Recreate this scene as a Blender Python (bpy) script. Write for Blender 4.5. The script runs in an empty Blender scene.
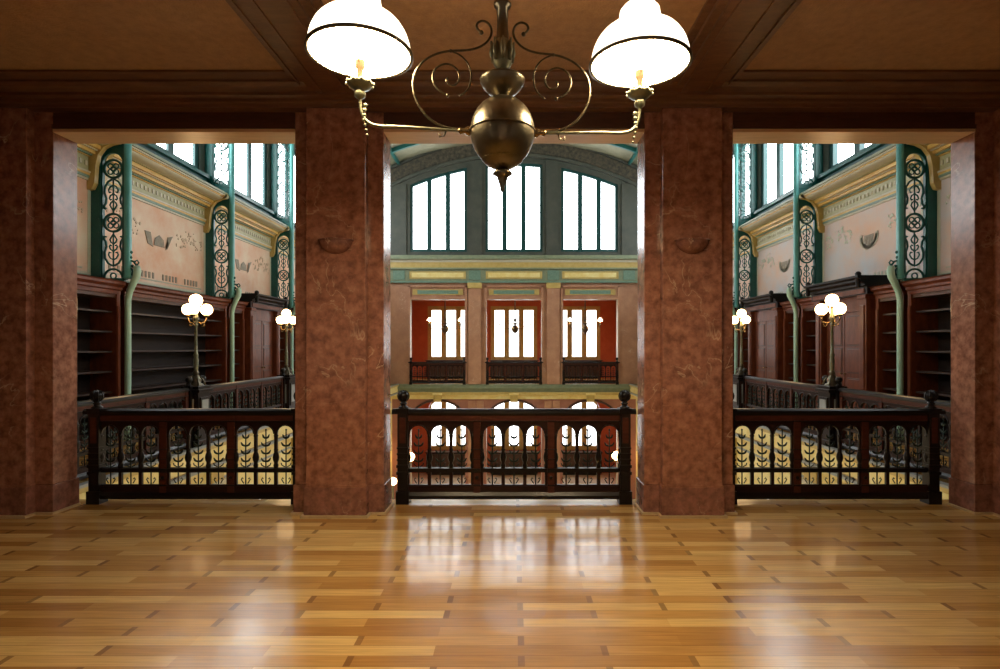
import bpy, math, random
from mathutils import Vector, Matrix
random.seed(7)
C = bpy.context.scene.collection
PI = math.pi
sc = bpy.context.scene

# ------------------------------------------------------------------ materials
def nodes_of(m):
    m.use_nodes = True
    nt = m.node_tree
    return nt, nt.nodes, nt.links, nt.nodes['Principled BSDF']

def mat(name, col, rough=.5, metal=0., col2=None, scale=4., stretch=(1, 1, 1), bump=0., bscale=None, veins=None, coat=0., detail=5., spec=.5):
    m = bpy.data.materials.new(name)
    nt, N, L, B = nodes_of(m)
    B.inputs['Base Color'].default_value = (*col, 1)
    B.inputs['Roughness'].default_value = rough
    B.inputs['Metallic'].default_value = metal
    B.inputs['Coat Weight'].default_value = coat
    B.inputs['Coat Roughness'].default_value = .08
    B.inputs['Specular IOR Level'].default_value = spec
    tc = N.new('ShaderNodeTexCoord'); mp = N.new('ShaderNodeMapping')
    mp.inputs['Scale'].default_value = stretch
    L.new(tc.outputs['Object'], mp.inputs['Vector'])
    if col2:
        nz = N.new('ShaderNodeTexNoise'); nz.inputs['Scale'].default_value = scale; nz.inputs['Detail'].default_value = detail
        nz.inputs['Roughness'].default_value = .65
        L.new(mp.outputs[0], nz.inputs['Vector'])
        cr = N.new('ShaderNodeValToRGB')
        cr.color_ramp.elements[0].position = .35; cr.color_ramp.elements[0].color = (*col, 1)
        cr.color_ramp.elements[1].position = .68; cr.color_ramp.elements[1].color = (*col2, 1)
        L.new(nz.outputs['Fac'], cr.inputs['Fac'])
        out = cr.outputs['Color']
        if veins:
            vz = N.new('ShaderNodeTexNoise'); vz.inputs['Scale'].default_value = veins[1]; vz.inputs['Detail'].default_value = 7
            vz.inputs['Distortion'].default_value = .9
            L.new(mp.outputs[0], vz.inputs['Vector'])
            s = N.new('ShaderNodeMath'); s.operation = 'SUBTRACT'; s.inputs[1].default_value = .5
            a = N.new('ShaderNodeMath'); a.operation = 'ABSOLUTE'
            r = N.new('ShaderNodeMapRange'); r.inputs['From Min'].default_value = 0; r.inputs['From Max'].default_value = veins[2]
            r.inputs['To Min'].default_value = 1; r.inputs['To Max'].default_value = 0
            k = N.new('ShaderNodeTexNoise'); k.inputs['Scale'].default_value = 1.7
            kr = N.new('ShaderNodeMapRange'); kr.inputs['From Min'].default_value = .5; kr.inputs['From Max'].default_value = .68
            L.new(mp.outputs[0], k.inputs['Vector'])
            L.new(k.outputs['Fac'], kr.inputs['Value'])
            L.new(vz.outputs['Fac'], s.inputs[0]); L.new(s.outputs[0], a.inputs[0]); L.new(a.outputs[0], r.inputs['Value'])
            mu = N.new('ShaderNodeMath'); mu.operation = 'MULTIPLY'
            L.new(r.outputs[0], mu.inputs[0]); L.new(kr.outputs[0], mu.inputs[1])
            mx = N.new('ShaderNodeMix'); mx.data_type = 'RGBA'
            L.new(mu.outputs[0], mx.inputs[0]); L.new(out, mx.inputs[6]); mx.inputs[7].default_value = (*veins[0], 1)
            out = mx.outputs[2]
        L.new(out, B.inputs['Base Color'])
    if bump:
        bz = N.new('ShaderNodeTexNoise'); bz.inputs['Scale'].default_value = bscale or scale * 6; bz.inputs['Detail'].default_value = 3
        L.new(mp.outputs[0], bz.inputs['Vector'])
        bp = N.new('ShaderNodeBump'); bp.inputs['Strength'].default_value = bump; bp.inputs['Distance'].default_value = .01
        L.new(bz.outputs['Fac'], bp.inputs['Height']); L.new(bp.outputs[0], B.inputs['Normal'])
    return m

def emit(name, col, strength, base=(.8, .8, .8)):
    m = bpy.data.materials.new(name)
    nt, N, L, B = nodes_of(m)
    B.inputs['Base Color'].default_value = (*base, 1)
    B.inputs['Emission Color'].default_value = (*col, 1)
    B.inputs['Emission Strength'].default_value = strength
    B.inputs['Roughness'].default_value = .3
    return m

W_FAR, W_SIDE, W_LOW, W_BACK = 4.0, 10.0, 3.0, .12
marble = mat('red_marble', (.17, .065, .042), .2, col2=(.46, .21, .135), scale=11, veins=((.7, .5, .34), 2.2, .010), bump=.02, detail=13)
marble_base = mat('marble_plinth', (.15, .06, .045), .22, col2=(.36, .16, .115), scale=12, veins=((.55, .38, .28), 3, .01), detail=13)
strip = mat('pale_strip', (.62, .47, .27), .5, col2=(.5, .36, .2), scale=9)
darkwood = mat('dark_stained_wood', (.05, .018, .009), .32, col2=(.085, .03, .014), scale=5, stretch=(1, 8, 8), bump=.05)
ceilwood = mat('brown_moulding_wood', (.12, .05, .022), .36, col2=(.19, .085, .038), scale=4, stretch=(1, 6, 6), bump=.05)
ceilplaster = mat('embossed_brown_ceiling', (.32, .16, .065), .55, col2=(.42, .22, .09), scale=14, bump=.5, bscale=60)
soffitwood = mat('golden_soffit_wood', (.72, .48, .27), .3, col2=(.6, .38, .2), scale=3, stretch=(1, 8, 1))
ebony = mat('blackened_rail_wood', (.005, .004, .0045), .3, col2=(.010, .006, .006), scale=6, stretch=(1, 6, 6), spec=.3)
railwood = mat('red_brown_rail_wood', (.014, .0045, .004), .5, col2=(.028, .009, .006), scale=6, stretch=(1, 1, 5), spec=.2)
postwood = mat('red_brown_post_wood', (.05, .012, .007), .42, col2=(.085, .022, .012), scale=6, stretch=(1, 1, 5), spec=.25)
mahog = mat('mahogany', (.095, .022, .009), .34, col2=(.19, .05, .018), scale=4, stretch=(3, 3, 1), coat=.08, spec=.4)
shelfwood = mat('shelf_wood', (.022, .011, .008), .42, col2=(.04, .02, .013), scale=5, stretch=(3, .6, 3), spec=.4)
shelfback = mat('bookcase_back_wood', (.009, .006, .005), .55, col2=(.022, .012, .009), scale=4, stretch=(2, .5, 2), spec=.25)
teal = mat('teal_painted_iron', (.005, .085, .075), .33, col2=(.008, .12, .105), scale=3)
teal_lt = mat('light_teal_paint', (.09, .34, .32), .28, col2=(.13, .42, .40), scale=3)
palegreen = mat('pale_green_paint', (.34, .56, .43), .3, col2=(.42, .62, .5), scale=3)
darkteal = mat('dark_teal_frame', (.006, .05, .05), .35, col2=(.01, .065, .062), scale=3)
ironw = mat('dark_wrought_iron', (.018, .028, .024), .4, .6, col2=(.03, .045, .036), scale=12)
gildiron = mat('gilded_iron', (.30, .2, .09), .35, .7, col2=(.05, .09, .07), scale=25)
bronze = mat('dark_bronze', (.13, .115, .08), .3, .9, col2=(.19, .16, .11), scale=8)
scroll_iron = mat('scroll_bronze', (.075, .06, .038), .34, .8, col2=(.15, .12, .07), scale=30)
brass = mat('aged_brass', (.35, .24, .11), .25, .95, col2=(.2, .13, .06), scale=16)
patina = mat('green_patina_brass', (.16, .17, .11), .4, .6, col2=(.26, .24, .15), scale=20)
mural = mat('painted_mural_plaster', (.74, .40, .24), .55, col2=(.80, .66, .50), scale=1.1, bump=.03, detail=9)
mural_b = mat('faded_blue_plaster', (.56, .55, .56), .55, col2=(.72, .42, .26), scale=.7, detail=9)
stencil = mat('brown_stencil_paint', (.34, .27, .19), .6, col2=(.22, .19, .14), scale=12)
stencil_l = mat('pale_tan_stencil', (.62, .45, .31), .6)
stencil_g = mat('faded_green_stencil', (.40, .42, .33), .6, col2=(.56, .46, .34), scale=14)
cream = mat('cream_mural_border', (.52, .58, .46), .5, col2=(.62, .6, .44), scale=7)
gold = mat('ochre_gold_paint', (.62, .36, .07), .4, col2=(.72, .47, .13), scale=10)
olive = mat('olive_paint', (.34, .32, .15), .45, col2=(.46, .42, .22), scale=10)
palemould = mat('pale_stone_moulding', (.55, .50, .36), .45, col2=(.62, .56, .40), scale=7)
greenstone = mat('grey_green_stone', (.20, .24, .15), .45, col2=(.28, .30, .18), scale=6)
bluegreen = mat('blue_green_panel', (.13, .23, .17), .45, col2=(.2, .3, .22), scale=14)
yellow = mat('yellow_ochre_plaster', (.80, .60, .20), .5, col2=(.88, .76, .36), scale=3)
yellowtrim = mat('mustard_trim', (.52, .36, .10), .4, col2=(.62, .45, .16), scale=5)
pinkmarble = mat('pink_brown_marble', (.42, .20, .12), .3, col2=(.56, .30, .18), scale=2.5, veins=((.68, .5, .36), 3, .01), detail=8)
redwall = mat('terracotta_wall', (.52, .10, .035), .55, col2=(.6, .14, .05), scale=3)
redlow = mat('faded_red_wall', (.34, .13, .09), .5, col2=(.42, .18, .12), scale=3)
slate = mat('slate_plaster', (.055, .06, .048), .5, col2=(.085, .085, .065), scale=3)
rosette = mat('dark_rosette_band', (.03, .026, .02), .5, col2=(.12, .095, .06), scale=7, detail=2)
vaultm = mat('vault_plaster', (.20, .19, .12), .6, col2=(.27, .25, .16), scale=2)
greyedge = mat('grey_gallery_edge', (.28, .30, .30), .35, col2=(.36, .37, .36), scale=5)
white = mat('peach_candle_tube', (.10, .055, .025), .5)
tile = mat('polished_tile', (.85, .76, .58), .22, col2=(.9, .84, .7), scale=2)
plainwall = mat('brown_room_wall', (.09, .032, .02), .45, col2=(.12, .045, .026), scale=3)
pane_far = emit('daylight_pane', (.93, .97, 1), W_FAR)
pane_lunette = emit('lunette_daylight_pane', (.93, .97, 1), 9)
pane_side = emit('bright_daylight_pane', (.9, .97, 1), W_SIDE)
added_pane_low = emit('added_low_glow_pane', (1, .93, .72), W_LOW)  # yellowish glow added for the lower level, not a known window
pane_back = emit('dusky_daylight_pane', (1, .93, .82), W_BACK)
opal_out = emit('opal_glass_glow', (1, .84, .60), 3.4)
opal_in = emit('opal_glass_inner_glow', (1, .77, .45), 60)
bulb = emit('glowing_bulb', (1, .75, .45), 30)
globe_e = emit('warm_globe_glow', (1, .62, .28), 14)

def floor_mat():
    m = bpy.data.materials.new('oak_strip_floor')
    nt, N, L, B = nodes_of(m)
    tc = N.new('ShaderNodeTexCoord'); sp = N.new('ShaderNodeSeparateXYZ'); L.new(tc.outputs['Object'], sp.inputs[0])
    def mth(op, a, b=None):
        n = N.new('ShaderNodeMath'); n.operation = op
        for i, v in enumerate((a, b)):
            if v is None: continue
            if isinstance(v, (int, float)): n.inputs[i].default_value = v
            else: L.new(v, n.inputs[i])
        return n.outputs[0]
    row_h, plank = .10, .88
    yr = mth('DIVIDE', sp.outputs[1], row_h)
    row = mth('FLOOR', yr); fy = mth('FRACT', yr)
    par = mth('MODULO', mth('ABSOLUTE', row), 2)
    off = mth('MULTIPLY', par, .44)
    xs = mth('DIVIDE', mth('ADD', mth('ADD', sp.outputs[0], off), 20.22), plank)
    cell = mth('FLOOR', xs); fx = mth('FRACT', xs)
    cb = N.new('ShaderNodeCombineXYZ'); L.new(cell, cb.inputs[0]); L.new(row, cb.inputs[1])
    wn = N.new('ShaderNodeTexWhiteNoise'); wn.noise_dimensions = '2D'; L.new(cb.outputs[0], wn.inputs['Vector'])
    cr = N.new('ShaderNodeValToRGB')
    e = cr.color_ramp.elements
    e[0].position = 0; e[0].color = (.42, .20, .05, 1)
    e[1].position = 1; e[1].color = (.80, .53, .20, 1)
    x = e.new(.5); x.color = (.62, .35, .105, 1)
    L.new(wn.outputs['Value'], cr.inputs['Fac'])
    # grain
    mp = N.new('ShaderNodeMapping'); mp.inputs['Scale'].default_value = (1.2, 22, 1)
    L.new(tc.outputs['Object'], mp.inputs['Vector'])
    nz = N.new('ShaderNodeTexNoise'); nz.inputs['Scale'].default_value = 2.5; nz.inputs['Detail'].default_value = 6
    L.new(mp.outputs[0], nz.inputs['Vector'])
    mr = N.new('ShaderNodeMapRange'); mr.inputs['From Min'].default_value = .3; mr.inputs['From Max'].default_value = .7
    mr.inputs['To Min'].default_value = .78; mr.inputs['To Max'].default_value = 1.1
    L.new(nz.outputs['Fac'], mr.inputs['Value'])
    mx = N.new('ShaderNodeMix'); mx.data_type = 'RGBA'; mx.blend_type = 'MULTIPLY'; mx.inputs[0].default_value = 1
    L.new(cr.outputs[0], mx.inputs[6])
    cc = N.new('ShaderNodeCombineColor'); [L.new(mr.outputs[0], cc.inputs[i]) for i in range(3)]
    L.new(cc.outputs[0], mx.inputs[7])
    # plank seams and dark end plugs
    plug = mth('LESS_THAN', fx, .04)
    wn2 = N.new('ShaderNodeTexWhiteNoise'); wn2.noise_dimensions = '3D'
    cb2 = N.new('ShaderNodeCombineXYZ'); L.new(cell, cb2.inputs[0]); L.new(row, cb2.inputs[1]); cb2.inputs[2].default_value = 5
    L.new(cb2.outputs[0], wn2.inputs['Vector'])
    plug = mth('MULTIPLY', plug, mth('MULTIPLY', mth('GREATER_THAN', wn2.outputs['Value'], .42), .6))
    seam = mth('MULTIPLY', mth('LESS_THAN', fy, .05), .45)
    dk = mth('MAXIMUM', plug, seam)
    m2 = N.new('ShaderNodeMix'); m2.data_type = 'RGBA'
    L.new(dk, m2.inputs[0]); L.new(mx.outputs[2], m2.inputs[6]); m2.inputs[7].default_value = (.12, .045, .015, 1)
    L.new(m2.outputs[2], B.inputs['Base Color'])
    rn = N.new('ShaderNodeTexNoise'); rn.inputs['Scale'].default_value = 3
    L.new(tc.outputs['Object'], rn.inputs['Vector'])
    rr = N.new('ShaderNodeMapRange'); rr.inputs['To Min'].default_value = .15; rr.inputs['To Max'].default_value = .25
    L.new(rn.outputs['Fac'], rr.inputs['Value']); L.new(rr.outputs[0], B.inputs['Roughness'])
    # slightly wavy varnish, plank by plank
    bp = N.new('ShaderNodeBump'); bp.inputs['Strength'].default_value = .12; bp.inputs['Distance'].default_value = .02
    wv = N.new('ShaderNodeTexNoise'); wv.inputs['Scale'].default_value = 5; wv.inputs['Detail'].default_value = 1
    L.new(tc.outputs['Object'], wv.inputs['Vector'])
    L.new(wv.outputs['Fac'], bp.inputs['Height']); L.new(bp.outputs[0], B.inputs['Normal'])
    return m
oak = floor_mat()

# ------------------------------------------------------------------ mesh builder
class MB:
    def __init__(s, tf=None):
        s.v = []; s.f = []; s.m = []; s.mats = []; s.sm = []; s.tf = tf
    def mi(s, m):
        if m not in s.mats: s.mats.append(m)
        return s.mats.index(m)
    def add(s, vs, fs, m, smooth=False):
        n = len(s.v)
        for p in vs:
            p = Vector(p)
            s.v.append(s.tf @ p if s.tf else p)
        k = s.mi(m)
        for f in fs:
            s.f.append([n + i for i in f]); s.m.append(k); s.sm.append(smooth)
    def box(s, a, b, m):
        x0, y0, z0 = [min(a[i], b[i]) for i in range(3)]; x1, y1, z1 = [max(a[i], b[i]) for i in range(3)]
        s.add([(x0, y0, z0), (x1, y0, z0), (x1, y1, z0), (x0, y1, z0), (x0, y0, z1), (x1, y0, z1), (x1, y1, z1), (x0, y1, z1)],
              [(0, 3, 2, 1), (4, 5, 6, 7), (0, 1, 5, 4), (1, 2, 6, 5), (2, 3, 7, 6), (3, 0, 4, 7)], m)
    def lathe(s, c, prof, m, n=16, smooth=True, axis='z', cap=True):
        """prof: list of (radius, height)"""
        vs = []; fs = []
        for r, h in prof:
            for i in range(n):
                a = 2 * PI * i / n
                p = (r * math.cos(a), r * math.sin(a), h)
                if axis == 'y': p = (p[0], p[2], p[1])
                if axis == 'x': p = (p[2], p[0], p[1])
                vs.append((c[0] + p[0], c[1] + p[1], c[2] + p[2]))
        for j in range(len(prof) - 1):
            for i in range(n):
                a = j * n + i; b = j * n + (i + 1) % n
                fs.append((a, b, b + n, a + n))
        s.add(vs, fs, m, smooth)
        if cap:
            s.add(vs[:n], [tuple(range(n))[::-1]], m); s.add(vs[-n:], [tuple(range(n))], m)
    def ball(s, c, r, m, n=16, k=9, sz=1.):
        s.lathe(c, [(r * max(.001, math.sin(PI * i / k)), -r * sz * math.cos(PI * i / k)) for i in range(k + 1)], m, n, cap=False)
    def tube(s, pts, r, m, n=6, closed=False, smooth=True):
        pts = [Vector(p) for p in pts]; vs = []; fs = []; N = len(pts)
        rs = r if isinstance(r, (list, tuple)) else [r] * N
        up = None
        for i, p in enumerate(pts):
            if closed: t = pts[(i + 1) % N] - pts[i - 1]
            else: t = pts[min(i + 1, N - 1)] - pts[max(i - 1, 0)]
            if t.length < 1e-9: t = Vector((0, 0, 1))
            t.normalize()
            if up is None:
                up = Vector((0, 1, 0)) if abs(t.y) < .9 else Vector((1, 0, 0))
            u = (up - t * up.dot(t))
            if u.length < 1e-6: u = t.orthogonal()
            u.normalize(); w = t.cross(u); up = u
            for k in range(n):
                a = 2 * PI * (k + .5) / n
                vs.append(p + (u * math.cos(a) + w * math.sin(a)) * rs[i])
        for j in range(N if closed else N - 1):
            for k in range(n):
                a = j * n + k; b = j * n + (k + 1) % n; q = ((j + 1) % N) * n
                fs.append((a, b, q + (k + 1) % n, q + k))
        if not closed: fs += [tuple(range(n))[::-1], tuple((N - 1) * n + k for k in range(n))]
        s.add(vs, fs, m, smooth)
    def prism(s, poly, y0, y1, m, axis='y'):
        """poly in (u, z); extruded along axis"""
        def P(u, z, y): return (u, y, z) if axis == 'y' else (y, u, z)
        n = len(poly)
        vs = [P(u, z, y0) for u, z in poly] + [P(u, z, y1) for u, z in poly]
        fs = [tuple(range(n)), tuple(range(2 * n - 1, n - 1, -1))] + [(i, i + n, (i + 1) % n + n, (i + 1) % n) for i in range(n)]
        s.add(vs, fs, m)
    def profile_x(s, x0, x1, prof, m, axis='x'):
        """closed profile (y, z) run along x (or (x, z) along y)"""
        n = len(prof)
        P = (lambda a, b, t: (t, a, b)) if axis == 'x' else (lambda a, b, t: (a, t, b))
        vs = [P(a, b, x0) for a, b in prof] + [P(a, b, x1) for a, b in prof]
        fs = [tuple(range(n)), tuple(range(2 * n - 1, n - 1, -1))] + [(i, i + n, (i + 1) % n + n, (i + 1) % n) for i in range(n)]
        s.add(vs, fs, m)
    def plate(s, x0, x1, z0, z1, y0, y1, ops, m, reveal=None, seg=10, axis='y'):
        """wall plate with openings; ops: (xa, xb, zbottom, topfunc or z)"""
        reveal = reveal or m
        def P(u, z, y): return (u, y, z) if axis == 'y' else (y, u, z)
        def quad(a, b, c, d, mm): s.add([a, b, c, d], [(0, 1, 2, 3)], mm)
        def solid(ua, ub, za, zb, zta=None, ztb=None):
            # front and back faces of a column from za..zb (bottom edge may slope: zta, ztb)
            la = za if zta is None else zta; lb = za if ztb is None else ztb
            quad(P(ua, la, y0), P(ub, lb, y0), P(ub, zb, y0), P(ua, zb, y0), m)
            quad(P(ua, la, y1), P(ub, lb, y1), P(ub, zb, y1), P(ua, zb, y1), m)
        cur = x0
        for (xa, xb, zb, top) in sorted(ops, key=lambda o: o[0]):
            f = top if callable(top) else (lambda x, t=top: t)
            if xa > cur: solid(cur, xa, z0, z1)
            n = seg if callable(top) else 1
            if zb > z0 + 1e-6:
                solid(xa, xb, z0, zb)
                quad(P(xa, zb, y0), P(xb, zb, y0), P(xb, zb, y1), P(xa, zb, y1), reveal)
            us = [xa + (xb - xa) * (.5 - .5 * math.cos(PI * i / n)) for i in range(n + 1)] if n > 1 else [xa, xb]
            for i in range(n):
                a, b = us[i], us[i + 1]
                solid(a, b, 0, z1, f(a), f(b))
                quad(P(a, f(a), y0), P(b, f(b), y0), P(b, f(b), y1), P(a, f(a), y1), reveal)
            quad(P(xa, zb, y0), P(xa, f(xa), y0), P(xa, f(xa), y1), P(xa, zb, y1), reveal)
            quad(P(xb, zb, y0), P(xb, f(xb), y0), P(xb, f(xb), y1), P(xb, zb, y1), reveal)
            cur = xb
        if cur < x1: solid(cur, x1, z0, z1)
        for (a, b, z) in ((x0, x1, z1),):
            quad(P(a, z, y0), P(b, z, y0), P(b, z, y1), P(a, z, y1), m)
        # bottom where no opening reaches it
        cur = x0
        for (xa, xb, zb, top) in sorted(ops, key=lambda o: o[0]):
            if zb <= z0 + 1e-6:
                quad(P(cur, z0, y0), P(xa, z0, y0), P(xa, z0, y1), P(cur, z0, y1), m); cur = xb
        quad(P(cur, z0, y0), P(x1, z0, y0), P(x1, z0, y1), P(cur, z0, y1), m)
        for a in (x0, x1):
            quad(P(a, z0, y0), P(a, z1, y0), P(a, z1, y1), P(a, z0, y1), m)
    def build(s, name, parent=None, loc=None, bevel=0):
        me = bpy.data.meshes.new(name)
        me.from_pydata([tuple(p) for p in s.v], [], s.f)
        for mm in s.mats: me.materials.append(mm)
        for p, k, q in zip(me.polygons, s.m, s.sm):
            p.material_index = k; p.use_smooth = q
        me.validate(); me.update()
        o = bpy.data.objects.new(name, me); C.objects.link(o)
        if parent: o.parent = parent
        if loc: o.location = loc
        if bevel:
            b = o.modifiers.new('bevel', 'BEVEL'); b.width = bevel; b.segments = 2; b.limit_method = 'ANGLE'
        return o

def thing(name, label, cat, loc=(0, 0, 0), rz=0, group=None):
    o = bpy.data.objects.new(name, None); C.objects.link(o)
    o.location = loc; o.rotation_euler = (0, 0, rz); o.empty_display_size = .1
    o['label'] = label; o['category'] = cat
    if group: o['group'] = group
    return o
def tag(o, label, cat, group=None):
    o['label'] = label; o['category'] = cat
    if group: o['group'] = group
    return o
def struct(o): o['kind'] = 'structure'; return o
def copy_tree(o, loc=None, rz=None, label=None, parent=None):
    c = o.copy(); C.objects.link(c)
    if parent: c.parent = parent
    if loc is not None: c.location = loc
    if rz is not None: c.rotation_euler = (0, 0, rz)
    if label: c['label'] = label
    for ch in list(o.children): copy_tree(ch, parent=c)
    return c
def sempty(name):
    o = bpy.data.objects.new(name, None); C.objects.link(o); o['kind'] = 'structure'; return o

# ------------------------------------------------------------------ key dimensions
DF, DB = 5.37, 5.67          # front and back of the pierced wall
OPEN = [(-4.42, -2.10), (-1.25, 1.25), (2.10, 4.42)]
ZO = 3.66                    # opening top
ZC = 4.05                    # ceiling of the near room
RX = 5.45                    # half width of the near room
HX = 7.3                     # half width of the hall at gallery level
HF = 23.9                    # far wall of the hall
LOW = -4.9                   # hall ground floor
T = [6.12, 9.69, 13.27, 16.84, 20.4]
NB = 28.9                    # window wall of the far room
YB = -.6                     # wall behind the camera

# ------------------------------------------------------------------ near room shell
b = MB(); b.box((-RX - .3, YB - .3, -.3), (RX + .3, 5.88, 0), oak); struct(b.build('floor'))
# gallery edge below the floor
b = MB(); b.box((-4.89, 5.85, -.42), (4.89, 5.93, -.02), darkwood); b.box((-5.0, 5.82, -.55), (5.0, 5.88, -.3), palemould); struct(b.build('trim_1'))
b = MB(); b.box((-RX - .3, YB - .3, ZC), (RX + .3, DF, ZC + .25), ceilplaster)
ceil = struct(b.build('ceiling'))
b = MB()
# crown moulding stepping out from the wall
steps = [(0.0, 3.85), (.115, 3.85), (.115, 3.885), (.13, 3.895), (.13, 3.925), (.17, 3.94), (.17, 3.965), (.26, 3.98), (.30, 4.0), (.30, 4.02), (.42, 4.03), (.42, ZC)]
prof = [(DF - p, z) for p, z in steps] + [(DF, ZC)]
b.profile_x(-RX, RX, prof, ceilwood)
struct(b.build('trim_2'))
for k, sx in enumerate((-1, 1)):
    b = MB(); cx = sx * 1.69
    b.box((cx - .2, YB, 3.975), (cx + .2, DF - .1, ZC), ceilwood)
    b.box((cx - .27, YB, 4.0), (cx - .2, DF - .1, ZC), ceilwood); b.box((cx + .2, YB, 4.0), (cx + .27, DF - .1, ZC), ceilwood)
    b.box((cx - .14, YB, 3.96), (cx - .09, DF - .1, 3.98), ceilwood); b.box((cx + .09, YB, 3.96), (cx + .14, DF - .1, 3.98), ceilwood)
    b.box((cx - .275, YB, 3.985), (cx - .255, DF - .1, 4.01), ceilwood); b.box((cx + .255, YB, 3.985), (cx + .275, DF - .1, 4.01), ceilwood)
    b.box((cx - .33, YB, 4.025), (cx + .33, DF - .1, ZC), ceilwood)
    struct(b.build('trim_%d' % (3 + k)))
# pierced wall: lintels between the piers
for k_, (x0, x1) in enumerate(OPEN):
    b = MB()
    b.box((x0, DF, ZO + .03), (x1, DB, ZC + .24), darkwood)
    b.box((x0, DF - .005, ZO), (x1, DB + .005, ZO + .03), soffitwood)
    b.box((x0 - .0, DF - .02, ZO + .03), (x1, DF, ZO + .07), darkwood)
    struct(b.build('trim_%d' % (20 + k_)))
b = MB()
b.box((-RX - .3, DF, ZC + .25), (RX + .3, DB, ZC + .6), darkwood)
b.box((-HX, DB - .02, ZC + .3), (HX, DB + .1, 10.6), slate)
struct(b.build('wall_front'))
for s, nm in ((-1, 'left'), (1, 'right')):
    b = MB(); b.box((s * 5.45, DF, -.35), (s * HX, DB, ZC + .25), slate); struct(b.build('wall_front_' + nm))
b = MB(); b.box((-HX, DB - .1, LOW), (HX, DB + .05, -.36), yellow); struct(b.build('wall_front_lower'))
for nm, s in (('wall_left', -1), ('wall_right', 1)):
    b = MB(); b.box((s * RX, YB - .3, 0), (s * (RX + .3), DF, ZC), plainwall)
    w = struct(b.build(nm))
# wall behind the camera with three windows
b = MB(); b.plate(-RX, RX, 0, ZC, YB - .3, YB, [(c - 1.1, c + 1.1, .5, 3.5) for c in (-3.25, 0, 3.25)], plainwall)
struct(b.build('wall_back'))

wn = [0]
def light_window(cx, y, z0, z1, w, n, frame, pane, mull=.14, fr=.1, top=None, axis='y', fd=.07, outer=0, glass_off=.03, thick=.05):
    """structure window: frame, mullions, panes. axis 'y' faces along y, 'x' faces along x"""
    wn[0] += 1
    root = sempty('window_%d' % wn[0])
    f = top or (lambda x: z1)
    x0, x1 = cx - w / 2, cx + w / 2
    lw = (w - 2 * fr - (n - 1) * mull) / n
    ops = []
    for i in range(n):
        a = x0 + fr + i * (lw + mull)
        ops.append((a, a + lw, z0 + fr, (lambda x, ff=f: ff(x) - fr)) if top else (a, a + lw, z0 + fr, z1 - fr))
    b = MB()
    zt = z1 + .02 if not top else None
    if top:
        # frame cut to the curved head
        def col(a, bb):
            n_ = 6
            for i in range(n_):
                u, v = a + (bb - a) * i / n_, a + (bb - a) * (i + 1) / n_
                yield u, v
        cur = x0
        for (a, bb, zb, tf) in ops + [(x1, x1, 0, None)]:
            if a > cur: b.prism([(cur, z0), (a, z0), (a, f(a)), (cur, f(cur))], y - fd, y + fd, frame, axis)
            if tf:
                b.prism([(a, z0), (bb, z0), (bb, zb), (a, zb)], y - fd, y + fd, frame, axis)
                for u, v in col(a, bb): b.prism([(u, tf(u)), (v, tf(v)), (v, f(v)), (u, f(u))], y - fd, y + fd, frame, axis)
            cur = bb
    else:
        b.plate(x0, x1, z0, z1, y - fd, y + fd, ops, frame, axis=axis)
    b.build('window_frame', root)
    for (a, bb, zb, tf) in ops:
        p = MB()
        if callable(tf):
            N_ = 6; poly = [(a - .01, zb - .01), (bb + .01, zb - .01)] + [(bb + .01 - (bb - a + .02) * i / N_, tf(bb - (bb - a) * i / N_) + .01) for i in range(N_ + 1)]
            p.prism(poly, y + glass_off - .006, y + glass_off + .006, pane, axis)
        else:
            p.prism([(a - .01, zb - .01), (bb + .01, zb - .01), (bb + .01, tf + .01), (a - .01, tf + .01)], y + glass_off - .006, y + glass_off + .006, pane, axis)
        p.build('pane', root)
    return root
for c in (-3.25, 0, 3.25):
    light_window(c, YB - .15, .5, 3.5, 2.2, 3, yellowtrim, pane_back)

# ------------------------------------------------------------------ marble piers (things)
def pier_parts(root, spec):
    x0, x1, m0, m1 = spec       # step x0..x1, main shaft m0..m1 (relative)
    b = MB()
    b.box((x0, 0, .28), (x1, DB - DF, ZC - .004), marble); b.box((m0, -.10, .28), (m1, 0, 3.86), marble)
    b.build('shaft', root, bevel=.006)
    b = MB()
    b.box((x0 - .012, -.015, .02), (x1 + .012, DB - DF + .012, .28), marble_base); b.box((m0 - .015, -.118, .02), (m1 + .015, -.01, .28), marble_base)
    b.box((m0 - .01, -.11, .275), (m1 + .01, 0, .30), marble)
    b.build('plinth', root, bevel=.005)
    b = MB()
    b.box((x0 - .03, -.04, 0), (x1 + .03, DB - DF, .022), strip); b.box((m0 - .035, -.15, 0), (m1 + .035, -.03, .022), strip)
    b.build('floor_strip', root)
G = 'red marble piers between the openings'
pl = thing('marble_pier', 'red-brown marble pier left of the central opening, with a pale diagonal vein', 'pillar', (-1.675, DF, 0), 0, G)
pier_parts(pl, (-.425, .425, -.285, .275))
pr = thing('marble_pier', 'red-brown marble pier right of the central opening, speckled with few veins', 'pillar', (1.675, DF, 0), 0, G)
pier_parts(pr, (-.425, .425, -.275, .285))
po = thing('marble_pier', 'dark marble pier at the far left edge of the room', 'pillar', (-4.42, DF, 0), 0, G)
pier_parts(po, (-1.02, 0, -1.02, -.17))
po = thing('marble_pier', 'dark marble pier at the far right edge of the room', 'pillar', (4.42, DF, 0), 0, G)
pier_parts(po, (0, 1.02, .17, 1.02))

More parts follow.
